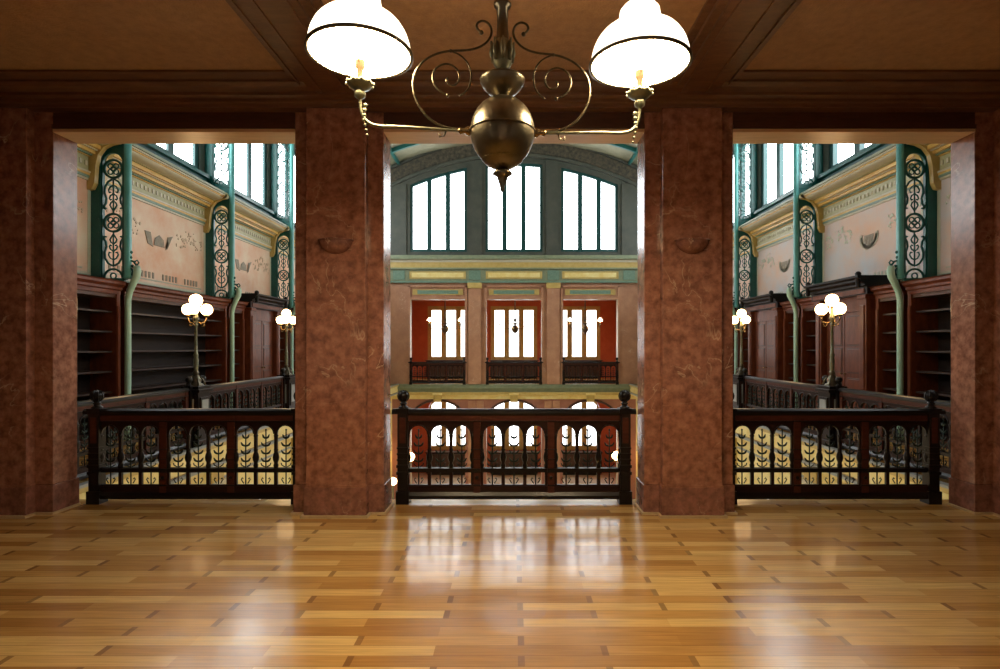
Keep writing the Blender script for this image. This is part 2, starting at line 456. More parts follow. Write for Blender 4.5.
def bowl(x, y, z, label, m=marble_base, r=.155):
    t = thing('wall_bowl', label, 'wall lamp', (x, y, z), 0, 'half-round bowls on the piers')
    b = MB(); vs = []; fs = []
    n, k = 14, 8
    for j in range(k + 1):
        a = PI / 2 * j / k
        for i in range(n + 1):
            t_ = PI * i / n
            vs.append((r * math.cos(a) * math.cos(t_), -r * .75 * math.cos(a) * math.sin(t_), -r * .8 * math.sin(a)))
    for j in range(k):
        for i in range(n):
            q = j * (n + 1) + i; fs.append((q, q + n + 1, q + n + 2, q + 1))
    b.add(vs, fs, m, True)
    b.build('bowl', t)
    b = MB(); pts = [(r * 1.03 * math.cos(PI * i / 16), -r * .78 * math.sin(PI * i / 16), 0) for i in range(17)]
    b.tube(pts, .008, m, 6); b.build('rim', t)
    return t
bowl(-1.675, DF - .10, 2.60, 'dark half-round bowl fixed high on the marble pier left of centre')
bowl(1.675, DF - .10, 2.60, 'dark half-round bowl fixed high on the marble pier right of centre')

# ------------------------------------------------------------------ balustrades
def panel_mb(w, arches, pitch, zt=.80, simple=False):
    """one framed arcade panel centred on x=0"""
    b = MB()
    ow = pitch * .86; r = ow / 2
    ops = []
    for i in range(arches):
        c = (i - (arches - 1) / 2) * pitch
        ops.append((c - r, c + r, .36, (lambda x, c=c: (zt - r) + math.sqrt(max(0, r * r - (x - c) ** 2)))))
    b.plate(-w / 2, w / 2, .355, .86, -.014, .014, ops, railwood, ebony, seg=8)
    for i in range(arches):     # dark arch rolls
        c = (i - (arches - 1) / 2) * pitch
        b.tube([(c + r * math.cos(PI * k / 8), -.016, zt - r + r * math.sin(PI * k / 8)) for k in range(9)], .008, ebony, 4)
    # turned balusters between the arches
    for i in range(arches + 1):
        c = (i - arches / 2) * pitch
        if simple: pr_ = [(.012, .36), (.028, .45), (.014, .56), (.02, .70)]
        else: pr_ = [(.022, .36), (.026, .39), (.016, .41), (.03, .44), (.034, .47), (.028, .5), (.016, .53), (.024, .545), (.014, .56), (.016, .62), (.02, .68), (.026, .69), (.016, .70), (.016, .74)]
        b.lathe((c, 0, 0), pr_, ebony, 8)
    # lower row of square lights
    lw = pitch * .84
    ops = [((i - (arches - 1) / 2) * pitch - lw / 2, (i - (arches - 1) / 2) * pitch + lw / 2, .19, .315) for i in range(arches)]
    b.plate(-w / 2, w / 2, .175, .32, -.014, .014, ops, railwood, ebony)
    return b
def iron_mb():
    """one stalk of scrolled iron inside an arch"""
    b = MB()
    b.tube([(0, 0, .19), (0, 0, .74)], .007, ironw, 5)
    b.ball((0, 0, .75), .011, ironw, 6, 4)
    for z in (.44, .52, .60, .68):
        s_ = 1 if z < .66 else .7
        for q in (-1, 1):
            b.tube([(0, 0, z - .016), (q * .018 * s_, 0, z - .012), (q * .034 * s_, 0, z - .004), (q * .043 * s_, 0, z + .012), (q * .05 * s_, 0, z + .024)],
                   [.007, .011, .011, .008, .003], ironw, 5)
    for q in (-1, 1):
        b.tube([(q * .02, 0, .20), (q * .034, 0, .22), (q * .046, 0, .24), (q * .036, 0, .258), (q * .026, 0, .245)], .0055, ironw, 5)
        b.tube([(q * .012, 0, .37), (q * .045, 0, .39), (q * .05, 0, .41)], .006, ironw, 5)
    return b
IRON = iron_mb().build('iron_stalk'); IRON_ME = IRON.data; bpy.data.objects.remove(IRON)
PANEL_CACHE = {}
def child_mesh(name, me, parent, loc=(0, 0, 0)):
    o = bpy.data.objects.new(name, me); C.objects.link(o); o.parent = parent; o.location = loc; return o
def rail_body(root, x0, x1, ext=0):
    b = MB()
    b.profile_x(x0 - ext, x1 + ext, [(-.055, .925), (-.05, .95), (-.03, .966), (.03, .966), (.05, .95), (.055, .925), (.05, .915), (-.05, .915)], ebony)
    b.profile_x(x0, x1, [(-.035, .9), (-.04, .915), (.04, .915), (.035, .9)], ebony)
    b.build('handrail', root)
    b = MB(); b.box((x0, -.028, .845), (x1, .028, .9), postwood); b.box((x0, -.034, .832), (x1, .034, .846), ebony); b.build('top_board', root)
    b = MB(); b.box((x0, -.03, .318), (x1, .03, .36), ebony); b.build('middle_rail', root)
    b = MB(); b.box((x0, -.028, .115), (x1, .028, .178), railwood)
    b.profile_x(x0, x1, [(-.05, .05), (-.05, .085), (-.03, .118), (.03, .118), (.05, .085), (.05, .05)], ebony); b.build('base_rail', root)
def post(root, x, simple=False):
    b = MB(); b.box((x - .034, -.034, .06), (x + .034, .034, .905), postwood)
    if not simple:
        b.box((x - .038, -.04, .18), (x + .038, .04, .195), ebony); b.box((x - .038, -.04, .318), (x + .038, .04, .36), ebony)
        b.lathe((x, -.034, .265), [(.0, -.012), (.012, -.012), (.02, -.006), (.02, 0)], ebony, 8, axis='y')
        b.box((x - .036, -.038, .835), (x + .036, .038, .85), ebony)
        for z in (.45, .55): b.box((x - .037, -.037, z), (x + .037, .037, z + .008), ebony)
    b.build('post', root)
def newel(root, x):
    b = MB(); h = .052
    b.box((x - h, -h, .0), (x + h, h, .93), ebony)
    b.box((x - h - .014, -h - .014, 0), (x + h + .014, h + .014, .13), ebony)
    b.box((x - h - .01, -h - .01, .3), (x + h + .01, h + .01, .33), ebony); b.box((x - h - .01, -h - .01, .37), (x + h + .01, h + .01, .4), ebony)
    for z in (.44, .5, .56): b.box((x - h - .006, -h - .006, z), (x + h + .006, h + .006, z + .02), ebony)
    b.box((x - .03, -h - .006, .62), (x + .03, h + .006, .88), postwood)
    b.box((x - h - .012, -h - .012, .93), (x + h + .012, h + .012, .972), ebony)
    n = b.build('newel_post', root)
    b = MB()
    b.lathe((x, 0, 0), [(.05, .972), (.052, .985), (.035, .995), (.028, 1.01), (.04, 1.02), (.03, 1.03), (.022, 1.045)], ebony, 14)
    b.ball((x, 0, 1.097), .057, ebony, 18, 12)
    for k in range(8):       # carved lobes of the ball
        a = 2 * PI * k / 8
        b.tube([(x + (.058 * math.cos(f_) + .001) * math.cos(a), (.058 * math.cos(f_) + .001) * math.sin(a), 1.097 + .058 * math.sin(f_)) for f_ in (-1.2, -.8, -.4, 0, .4, .8, 1.2)], .006, ebony, 5)
    b.lathe((x, 0, 0), [(.018, 1.145), (.012, 1.155), (.001, 1.162)], ebony, 8)
    b.build('finial', n)
def balustrade(name, label, loc, rz, length, panels, arches, pitch, newels=True, group=None, iron=True):
    root = thing(name, label, 'railing', loc, rz, group)
    rail_body(root, -length / 2, length / 2, .11 if newels else 0)
    pw = length / panels
    key = (round(pw, 3), arches, pitch)
    if key not in PANEL_CACHE:
        o = panel_mb(pw - .066, arches, pitch).build('arcade_panel'); PANEL_CACHE[key] = o.data; bpy.data.objects.remove(o)
    for i in range(panels):
        c = -length / 2 + pw * (i + .5)
        p = child_mesh('arcade_panel', PANEL_CACHE[key], root, (c, 0, 0))
        if iron:
            for k in range(arches):
                child_mesh('iron_stalk', IRON_ME, p, ((k - (arches - 1) / 2) * pitch, 0, 0))
    for i in range(1, panels): post(root, -length / 2 + pw * i)
    if newels:
        newel(root, -length / 2); newel(root, length / 2)
    else:
        post(root, -length / 2 + .034); post(root, length / 2 - .034)
    return root
GB = 'carved dark wood balustrades across the near openings'
RY = 5.75
rail0 = balustrade('balustrade', 'dark carved wood balustrade across the central opening, ball finials at both ends', (0, RY, 0), 0, 2.27, 3, 3, .222, group=GB)
balustrade('balustrade', 'dark carved wood balustrade across the left opening, between dark pier and veined pier', (-3.24, RY, 0), 0, 2.08, 3, 3, .207, group=GB)
balustrade('balustrade', 'dark carved wood balustrade across the right opening, between speckled pier and dark pier', (3.24, RY, 0), 0, 2.08, 3, 3, .207, group=GB)
# three far balustrades
for c, nm in ((-3.25, 'left'), (0, 'middle'), (3.25, 'right')):
    r_ = copy_tree(rail0, (c, HF - .06, 0), 0, 'small distant balustrade in the %s upper opening of the far wall' % nm)
    r_['group'] = 'distant balustrades in the far wall openings'

# side gallery balustrades between lamp pedestals
PX = 5.1
LY = [8.98, 12.55, 16.12, 19.7]
def seg_label(s, i):
    side = 'left' if s < 0 else 'right'
    return ['dark wood gallery balustrade on the %s side, up to the nearest lamp pedestal',
            'dark wood gallery balustrade on the %s side, between the first and second lamp pedestals',
            'dark wood gallery balustrade on the %s side, beyond the second lamp pedestal'][i] % side
for s in (-1, 1):
    rz = PI / 2 if s < 0 else -PI / 2
    ys = [(5.82, LY[0] - .265), (LY[0] + .265, LY[1] - .265), (LY[1] + .265, LY[2] - .265)]
    for i, (a, c) in enumerate(ys):
        balustrade('balustrade', seg_label(s, i), (s * PX, (a + c) / 2, 0), rz, c - a, 3, 4, round((c - a) / 3 / 4 * .96, 3), newels=False, group='carved balustrades along the side galleries')

def pedestal(loc, label):
    t = thing('lamp_pedestal', label, 'pedestal', loc, 0, 'lamp pedestals along the side galleries')
    b = MB(); b.box((-.16, -.2, 0), (.16, .2, .12), ebony); b.box((-.13, -.17, .12), (.13, .17, .9), ebony)
    b.box((-.17, -.21, .88), (.17, .21, .93), ebony); b.box((-.14, -.18, .93), (.14, .18, .98), ebony)
    for s_ in (-1, 1):
        b.box((s_ * .128, -.12, .3), (s_ * .145, .12, .8), ebony); b.box((s_ * -.12 - .1 * 0, -.185, .3), (s_ * .0, .185, .32), railwood)
    b.box((-.1, -.18, .28), (.1, .18, .84), railwood)
    b.build('body', t, bevel=.005)
    b = MB()
    for s_ in (-1, 1): b.box((s_ * .144, -.09, .38), (s_ * .152, .09, .76), greyedge)
    for s_ in (-1, 1): b.box((-.07, s_ * .178, .36), (.07, s_ * .187, .78), greyedge)
    b.build('inset_panel', t)
    for s_ in (-1, 1):
        b = MB(); b.box((-.05, s_ * .19 - .05, 0), (.05, s_ * .19 + .05, .99), ebony)
        n = b.build('corner_post', t)
        b = MB(); b.lathe((0, s_ * .19, 0), [(.045, .99), (.03, 1.01), (.025, 1.03), (.04, 1.04)], ebony, 10); b.ball((0, s_ * .19, 1.085), .052, ebony, 12, 8)
        b.build('finial', n)
    return t
def lamp_post(loc, label):
    t = thing('globe_lamp', label, 'lamp', loc, 0, 'four-globe lamps on the gallery pedestals')
    b = MB(); b.lathe((0, 0, 0), [(.11, 0), (.11, .02), (.07, .05), (.085, .09), (.05, .14), (.035, .18), (.05, .21), (.03, .24)], bronze, 14)
    for k in range(4):
        a = PI / 2 * k + PI / 4
        b.tube([(.04 * math.cos(a), .04 * math.sin(a), .16), (.1 * math.cos(a), .1 * math.sin(a), .1), (.13 * math.cos(a), .13 * math.sin(a), .03), (.11 * math.cos(a), .11 * math.sin(a), .01)], .014, bronze, 6)
    b.build('base', t)
    b = MB(); b.lathe((0, 0, 0), [(.03, .24), (.036, .3), (.038, .42), (.028, .46), (.042, .49), (.026, .52), (.022, .7), (.02, .95), (.034, .98), (.02, 1.0), (.03, 1.05), (.05, 1.08), (.03, 1.11), (.02, 1.26)], patina, 12)
    b.build('pole', t)
    rr = .155
    for k in range(3):
        a = 2 * PI * k / 3 - PI / 2 + .25
        c, s_ = math.cos(a), math.sin(a)
        b = MB(); b.tube([(.02 * c, .02 * s_, 1.02), (.07 * c, .07 * s_, 1.0), (.13 * c, .13 * s_, 1.02), (rr * c, rr * s_, 1.07), (rr * c, rr * s_, 1.11)], .011, brass, 6)
        b.tube([(.05 * c, .05 * s_, 1.02), (.09 * c, .09 * s_, .95), (.13 * c, .13 * s_, .96), (.12 * c, .12 * s_, .99)], .007, brass, 5)
        b.lathe((rr * c, rr * s_, 0), [(.012, 1.1), (.045, 1.12), (.05, 1.135), (.03, 1.14)], brass, 10)
        ar = b.build('arm', t)
        b = MB(); b.ball((rr * c, rr * s_, 1.225), .092, globe_e, 18, 12); b.build('globe', ar)
    b = MB(); b.lathe((0, 0, 0), [(.012, 1.24), (.045, 1.26), (.05, 1.27), (.03, 1.275)], brass, 10); ar = b.build('gallery_ring', t)
    b = MB(); b.ball((0, 0, 1.37), .098, globe_e, 18, 12); b.build('globe', ar)
    return t
peds = []
for s in (-1, 1):
    side = 'left' if s < 0 else 'right'
    for i in range(2):
        nth = ('nearer', 'farther')[i]
        loc = (s * PX, LY[i], 0)
        if not peds:
            p0 = pedestal(loc, ''); l0 = lamp_post((loc[0], loc[1], .98), '')
            p, l = p0, l0; peds.append(1)
        else:
            p = copy_tree(p0, loc); l = copy_tree(l0, (loc[0], loc[1], .98))
        p['label'] = '%s dark wood pedestal with twin finials in the %s gallery balustrade' % (nth, side)
        l['label'] = '%s glowing globe lamp on a slim post in the %s gallery' % (nth, side)

# ------------------------------------------------------------------ iron truss columns
def ring(b, c, r, t=.02, n=16, m=teal, y=0):
    b.tube([(c[0] + r * math.cos(2 * PI * k / n), y, c[1] + r * math.sin(2 * PI * k / n)) for k in range(n)], t, m, 4, closed=True)
def lyre(b, cx, z0, z1, flip=False):
    """scrolled heart and stem ornament filling cx +- .15"""
    H = z1 - z0
    def Z(t): return z0 + (1 - t) * H if flip else z0 + t * H
    for q in (-1, 1):
        b.tube([(cx + q * x, 0, Z(t)) for x, t in ((.02, .03), (.09, .10), (.145, .25), (.15, .42), (.12, .58), (.13, .72), (.16, .8), (.15, .88), (.12, .86))], .018, teal, 4)
        b.tube([(cx + q * x, 0, Z(t)) for x, t in ((.0, .2), (.05, .24), (.085, .34), (.07, .42), (.04, .4))], .013, teal, 4)
        b.tube([(cx + q * x, 0, Z(t)) for x, t in ((.0, .45), (.05, .5), (.07, .58), (.05, .63), (.03, .6))], .013, teal, 4)
        b.tube([(cx + q * x, 0, Z(t)) for x, t in ((.0, .66), (.04, .7), (.06, .78), (.04, .84), (.0, .94))], .013, teal, 4)
    b.tube([(cx, 0, Z(0)), (cx, 0, Z(1))], .013, teal, 4)
    for t in (.44, .65, .92): b.ball((cx, 0, Z(t)), .02, teal, 6, 4)
def truss():
    t = bpy.data.objects.new('iron_truss_column', None); C.objects.link(t)
    # local: x=0 front post (hall side), x=-.62 at the wall, origin at floor level
    b = MB(); b.lathe((0, 0, 0), [(.055, 2.78), (.075, 2.80), (.062, 2.86), (.058, 2.9), (.058, 8.3)], teal_lt, 14); b.build('front_post', t)
    b = MB(); b.box((-.62, -.05, 2.78), (-.44, -.035, 8.3), teal); b.box((-.62, .035, 2.78), (-.44, .05, 8.3), teal); b.box((-.62, -.05, 2.78), (-.6, .05, 8.3), teal)
    for k in range(46):
        for x in (-.47, -.585): b.ball((x, -.052, 2.85 + .12 * k), .012, teal, 6, 4)
    b.build('rear_chord', t)
    for (za, zb, nm) in ((2.76, 4.98, 'lattice_panel'), (5.42, 8.3, 'lattice_panel')):
        b = MB(); xl, xr, cx = -.45, -.05, -.25
        for x in (xl, xr): b.box((x - .03, -.03, za), (x + .03, .03, zb), teal)
        b.box((xl, -.025, za - .03), (xr, .025, za + .03), teal)
        b.plate(xl, xr, zb - .22, zb + (.4 if zb < 6 else 0), -.02, .02, [(xl + .03, xr - .03, zb - .22, lambda x: zb - .2 + math.sqrt(max(0, .17 ** 2 - (x - cx) ** 2)))], teal, seg=10)
        z = za + .12
        # half ring at the foot
        b.tube([(cx + .16 * math.cos(PI * k / 10), 0, za + .03 + .16 * math.sin(PI * k / 10)) for k in range(11)], .02, teal, 4)
        ring(b, (cx, za + .07), .05, .014, 10)
        zc = za + .23
        while zc < zb - .3:
            lyre(b, cx, zc, min(zc + .6, zb - .04), flip=(zc > za + 1))
            rc = zc + .6 + .16
            if rc + .2 < zb - .1:
                ring(b, (cx, rc), .155, .024)
                ring(b, (cx, rc), .045, .010, 10)
                for k in range(4):
                    a = PI / 2 * k + PI / 4
                    ring(b, (cx + .07 * math.cos(a), rc + .07 * math.sin(a)), .045, .013, 8)
            zc = rc + .17
        b.build(nm, t)
    # pale S-curved strut that stands on the gallery floor
    b = MB(); pts = [(.0, 0, 0), (0, 0, .06), (0, 0, 2.2), (.0, 0, 2.42), (.03, 0, 2.56), (.09, 0, 2.7), (.15, 0, 2.82), (.165, 0, 2.92), (.15, 0, 3.0)]
    b.tube(pts, [.06, .05, .05, .05, .052, .056, .06, .06, .05], palegreen, 12)
    b.lathe((0, 0, 0), [(.085, 0), (.085, .1), (.06, .16), (.05, .2)], palegreen, 12)
    b.build('curved_strut', t)
    b = MB()
    ring(b, (-.0, 2.9), .085, .018, 12); ring(b, (0, 2.9), .035, .014, 8)
    b.tube([(.16, 0, 3.0), (.1, 0, 3.08), (.03, 0, 3.1), (-.02, 0, 3.2), (.0, 0, 3.28), (.05, 0, 3.3)], .018, teal, 6)
    b.tube([(.15, 0, 3.0), (.19, 0, 3.06), (.16, 0, 3.1), (.12, 0, 3.08)], .014, teal, 6)
    for p in ((.02, 3.02), (.08, 3.0), (.05, 3.15), (-.03, 3.05), (.06, 3.24), (.12, 2.9)): b.ball((p[0], 0, p[1]), .028, teal, 6, 4)
    b.build('scroll_ornament', t)
    return t
TX = 6.68
tr0 = truss(); tr0.location = (-TX, T[1], 0)
names_T = {1: 'nearest', 2: 'second', 3: 'third'}
for s in (-1, 1):
    side = 'left' if s < 0 else 'right'
    for i in (1, 2, 3):
        o = tr0 if (s < 0 and i == 1) else copy_tree(tr0, (s * TX, T[i], 0), 0 if s < 0 else PI)
        tag(o, '%s teal iron lattice column on the %s gallery wall, with pale curved strut' % (names_T[i], side), 'column', 'teal iron lattice columns on the gallery walls')

# ------------------------------------------------------------------ side gallery walls, murals, cornices, bookcases
def emblem_w(b, x, cy, cz):
    # three dark wedges in a W
    for dy, w, tilt in ((-.32, .15, .5), (0, .17, 0), (.32, .15, -.5)):
        if dy: poly = [(cy + dy - w * .9 * (1 if dy < 0 else .3), cz + .12), (cy + dy + w * .9 * (.3 if dy < 0 else 1), cz + .12 + (.05 if dy > 0 else 0)), (cy + dy + .12 * (1 if dy < 0 else -1), cz - .16), (cy + dy - .04, cz - .12)]
        else: poly = [(cy - w, cz - .12), (cy + w, cz - .12), (cy + w * .8, cz + .03), (cy, cz + .11), (cy - w * .8, cz + .03)]
        b.prism(poly, x - .004, x + .004, stencil, 'x')
def emblem_wreath(b, x, cy, cz):
    for k in range(17):
        a = PI + PI * k / 16
        r_ = .23
        c = (cy + r_ * math.cos(a) * 1.1, cz + .1 + r_ * math.sin(a))
        b.prism([(c[0] - .05, c[1] - .03), (c[0] + .05, c[1] - .04), (c[0] + .04, c[1] + .04), (c[0] - .04, c[1] + .05)], x - .004, x + .004, stencil_g, 'x')
    for dy in (-.1, 0, .1):
        b.prism([(cy + dy - .03, cz - .08), (cy + dy + .03, cz - .08), (cy + dy + .05, cz + .12), (cy + dy - .05, cz + .12)], x - .004, x + .004, stencil, 'x')
tn = [5]
for s in (-1, 1):
    side = 'left' if s < 0 else 'right'
    ins = -s        # direction into the hall
    b = MB()
    # masonry wall with clerestory openings
    ops = []
    bays = [(5.67, T[0])] + [(T[i], T[i + 1]) for i in range(4)] + [(T[4], HF)]
    for (a, c) in bays[1:]:
        m_ = (a + c) / 2; w_ = min(3.05, c - a - .5)
        ops.append((m_ - w_ / 2, m_ + w_ / 2, 5.62, 8.15))
    b.plate(5.67, HF, -.3, 8.4, s * HX, s * (HX + .3), ops, slate, axis='x')
    wall = struct(b.build('wall_gallery_' + side))
    for (a, c) in bays[1:]:
        m_ = (a + c) / 2; w_ = min(3.05, c - a - .5)
        light_window(m_, s * (HX + .12), 5.62, 8.15, w_, 3, darkteal, pane_side, mull=.2, fr=.14, axis='x', fd=.09)
    # teal sill band
    b = MB(); b.box((s * HX, 5.67, 5.3), (s * (HX - .06), HF, 5.62), darkteal); b.box((s * HX, 5.67, 5.56), (s * (HX - .14), HF, 5.64), teal)
    b.build('window_sill', wall)
    for (a, c) in bays:
        i0, i1 = a + .06, c - .06
        if i1 - i0 < .3: continue
        # painted mural field
        b = MB(); mm = mural if (s < 0) else mural_b
        x0 = s * HX; x1 = s * (HX - .02)
        b.box((x0, i0, 2.7), (x1, i1, 4.46), mm)
        xf = s * (HX - .024)
        b.box((x0, i0, 2.7), (xf, i1, 2.84), bluegreen); b.box((x0, i0, 2.84), (xf, i1, 2.88), palemould)
        b.box((x0, i0, 2.88), (xf, i0 + .07, 4.45), cream); b.box((x0, i1 - .07, 2.88), (xf, i1, 4.45), cream)
        xs = s * (HX - .03)
        cy = (i0 + i1) / 2
        if c - a > 2:
            # stencilled key border and emblem
            k = 0; y = i0 + .3
            while y < i1 - .3:
                if k % 7 not in (5, 6): b.box((xs, y, 2.98), (s * (HX - .018), y + .055, 3.10), stencil if s < 0 else stencil_g)
                y += .11; k += 1
            b.box((xs, i0 + .2, 2.93), (s * (HX - .018), i1 - .2, 2.955), stencil_g)
            (emblem_w if s < 0 else emblem_wreath)(b, xs, cy, 3.78)
            for q in (-1, 1):
                for cl in range(3):
                    c0, c1 = cy + q * (.75 + .32 * cl), 4.02 + .12 * (cl % 2) - (.1 if s < 0 else 0)
                    for j in range(16):
                        yy, zz = c0 + random.uniform(-.17, .17), c1 + random.uniform(-.14, .14); r_ = random.uniform(.012, .034)
                        b.prism([(yy - r_, zz), (yy, zz - r_), (yy + r_, zz), (yy, zz + r_)], xs, s * (HX - .018), cream if s > 0 else stencil_l, 'x')
        b.build('painted_mural', wall)
        # frieze and cornice profile: (projection, z)
        b = MB()
        def slab(p, za, zb, m_): b.box((s * HX, i0, za), (s * (HX - p), i1, zb), m_)
        slab(.05, 4.44, 4.48, palemould); slab(.07, 4.48, 4.52, bluegreen); slab(.08, 4.52, 4.56, gold); slab(.09, 4.56, 4.59, palemould)
        slab(.05, 4.59, 4.84, olive); slab(.075, 4.84, 4.86, gold); slab(.12, 4.86, 4.885, bluegreen)
        slab(.17, 4.885, 4.94, gold); slab(.21, 4.94, 4.96, palemould); slab(.26, 4.96, 5.03, gold); slab(.30, 5.03, 5.045, olive)
        pr_ = [(s * HX, 5.045)] + [(s * (HX - .30 - .18 * math.sin(PI / 2 * k / 6)), 5.045 + .07 * (1 - math.cos(PI / 2 * k / 6))) for k in range(7)] + [(s * HX, 5.12)]
        b.profile_x(i0, i1, pr_, palemould, 'y')
        slab(.50, 5.115, 5.14, gold); slab(.53, 5.14, 5.17, palemould); slab(.56, 5.17, 5.22, greenstone)
        # dentils
        y = i0 + .03
        while y < i1 - .05:
            b.box((s * (HX - .05), y, 4.68), (s * (HX - .065), y + .05, 4.76), palemould); y += .12
        b.build('cornice', wall)
        # scrolled bracket ends next to the columns
        for (ya, yb) in ((i0, i0 + .09), (i1 - .09, i1)):
            if c - a < 2: continue
            b = MB()
            pts = [(s * HX, 4.28), (s * (HX - .10), 4.30), (s * (HX - .15), 4.4), (s * (HX - .17), 4.7), (s * (HX - .21), 4.88), (s * (HX - .30), 5.0), (s * (HX - .42), 5.06), (s * (HX - .52), 5.08), (s * (HX - .58), 5.14), (s * (HX - .56), 5.2), (s * HX, 5.2)]
            b.profile_x(ya, yb, pts, yellowtrim, 'y')
            b.lathe((s * (HX - .53), ya, 5.13), [(.05, 0), (.05, yb - ya)], palemould, 12, axis='y')
            b.build('bracket', wall)
    # lower arcade wall under the gallery
    b = MB(); ops = []
    for (a, c) in bays[1:]:
        m_ = (a + c) / 2; w_ = 2.5
        ops.append((m_ - w_ / 2, m_ + w_ / 2, LOW, (lambda x, m_=m_, w_=w_: -2.75 + math.sqrt(max(0, (w_ / 2) ** 2 - (x - m_) ** 2)))))
    b.plate(5.72, HF, LOW, -.42, s * 5.2, s * 5.5, ops, yellow, palemould, seg=16, axis='x')
    for (a, c) in bays[1:]:
        m_ = (a + c) / 2
        for k in range(16):
            p = [(s * 5.17, m_ + 1.33 * math.cos(PI * (k + j) / 16), -2.75 + 1.33 * math.sin(PI * (k + j) / 16)) for j in (0, 1)]
            b.tube(p, .045, palemould, 6)
        b.box((s * 5.2, a - .2, LOW), (s * 5.12, a + .2, -.42), yellowtrim)
        b.box((s * 5.2, a - .24, -.8), (s * 5.08, a + .24, -.72), palemould)
        b.box((s * 5.2, a + .3, -.74), (s * 5.17, c - .3, -.70), greyedge)
    w_ = struct(b.build('wall_arcade_' + side))
    b = MB(); b.box((s * 7.3, 5.72, LOW), (s * 7.6, HF, -.42), yellow)
    struct(b.build('wall_ambulatory_' + side))
    for (a, c) in bays[1:]:
        m_ = (a + c) / 2
        light_window(m_, s * 7.27, LOW + 1.0, -1.2, 2.2, 3, yellowtrim, added_pane_low, axis='x', fd=.03, glass_off=-s * .01)  # added glowing windows that brighten the lower level, none known here
    # gallery slab and its moulded edge
    b = MB(); b.box((s * 4.98, 5.88, -.42), (s * (HX + .3), HF, 0), oak)
    struct(b.build('floor_gallery_' + side))
    b = MB(); b.box((s * 4.90, 5.93, -.06), (s * 4.985, HF, .03), yellowtrim); b.box((s * 4.89, 5.93, .0), (s * 4.985, HF, .034), greyedge); b.box((s * 4.94, 5.93, -.30), (s * 4.985, HF, -.06), yellow)
    b.box((s * 4.9, 5.93, -.37), (s * 4.985, HF, -.33), greyedge); b.box((s * 4.93, 5.93, -.42), (s * 4.985, HF, -.37), yellow)
    struct(b.build('trim_%d' % tn[0])); tn[0] += 1

def bookcase(loc, rz, L_, label):
    """local: front at x=0 facing +x, runs along y 0..L_, depth to -x"""
    t = thing('bookcase', label, 'bookcase', loc, rz, 'built-in wooden bookcases along the galleries')
    b = MB(); b.box((-.47, 0, 0), (-.44, L_, 2.5), shelfback); b.box((-.44, 0, 0), (0, L_, .12), darkwood); b.box((-.44, 0, 2.44), (0, L_, 2.5), darkwood); b.build('carcass', t)
    n = 1
    for i in range(n + 1):
        y = .04 + (L_ - .08) * i / n
        if 0 < i < n: 
            b = MB(); b.box((-.44, y - .02, .12), (-.05, y + .02, 2.44), shelfwood)
        else:
            b = MB(); b.box((-.44, y - .04, .0), (.02, y + .04, 2.5), mahog)
            b.box((.02, y - .03, .3), (.035, y + .03, 2.3), mahog)
        b.build('upright', t)
    for z in (.48, .83, 1.18, 1.52, 1.86, 2.2):
        b = MB(); b.box((-.44, .08, z - .015), (-.06, L_ - .08, z + .015), shelfwood); b.build('shelf', t)
    b = MB()
    b.profile_x(0, L_, [(-.44, 2.5), (.03, 2.5), (.03, 2.56), (.06, 2.58), (.06, 2.62), (.12, 2.66), (.12, 2.70), (.15, 2.72), (-.44, 2.72)], mahog, 'y'); b.build('cornice', t)
    return t
def doorcase(loc, rz, label):
    t = thing('wooden_door_case', label, 'door case', loc, rz, 'projecting mahogany door cases between bookcases')
    w = .78
    for q in (-1, 1):
        b = MB(); b.box((-.4, q * w - .11, 0), (.14, q * w + .11, 2.6), mahog); b.box((.14, q * w - .06, .3), (.16, q * w + .06, 2.4), mahog)
        b.box((-.4, q * w - .13, 0), (.17, q * w + .13, .25), mahog); b.box((-.3, q * w - .13, 2.52), (.17, q * w + .13, 2.6), mahog); b.build('pilaster', t, bevel=.006)
    b = MB(); b.profile_x(-w - .2, w + .2, [(-.44, 2.6), (.18, 2.6), (.18, 2.74), (.22, 2.76), (.22, 2.80), (.30, 2.84), (.30, 2.88), (.36, 2.91), (.36, 2.95), (-.44, 2.95)], ebony, 'y')
    e = b.build('entablature', t)
    b = MB(); b.box((.17, -w - .12, 2.62), (.195, w + .12, 2.71), mahog); b.build('frieze_board', e)
    for q in (-1, 1):
        b = MB(); b.lathe((.3, q * (w + .12), 0), [(.04, 2.72), (.045, 2.8), (.05, 2.95), (.058, 2.99), (.035, 3.02), (.015, 3.03)], ebony, 10); b.build('finial', e)
    b = MB(); b.box((-.3, -w + .11, 2.3), (.05, w - .11, 2.6), mahog); b.build('head_panel', t)
    for q in (-1, 1):
        b = MB(); a, c = (q * .01, q * (w - .12))
        a, c = min(a, c), max(a, c)
        b.box((-.02, a, .05), (.02, c, 2.3), mahog)
        for (za, zb) in ((.2, .95), (1.1, 1.55), (1.65, 2.2)):
            b.box((.02, a + .1, za), (.035, c - .1, zb), mahog); b.box((.02, a + .07, za - .03), (.028, c - .07, zb + .03), darkwood)
        d = b.build('door', t, bevel=.004)
        b = MB(); b.ball((.06, q * .06, 1.05), .022, brass, 10, 6); b.lathe((.02, q * .06, 1.05), [(.01, 0), (.01, .03)], brass, 8, axis='x'); b.build('handle', d)
    return t
FX = 6.8
def put_bookcase(s, a, c, label):
    if s < 0: return bookcase((-FX, a, 0), 0, c - a, label)
    return bookcase((FX, c, 0), PI, c - a, label)
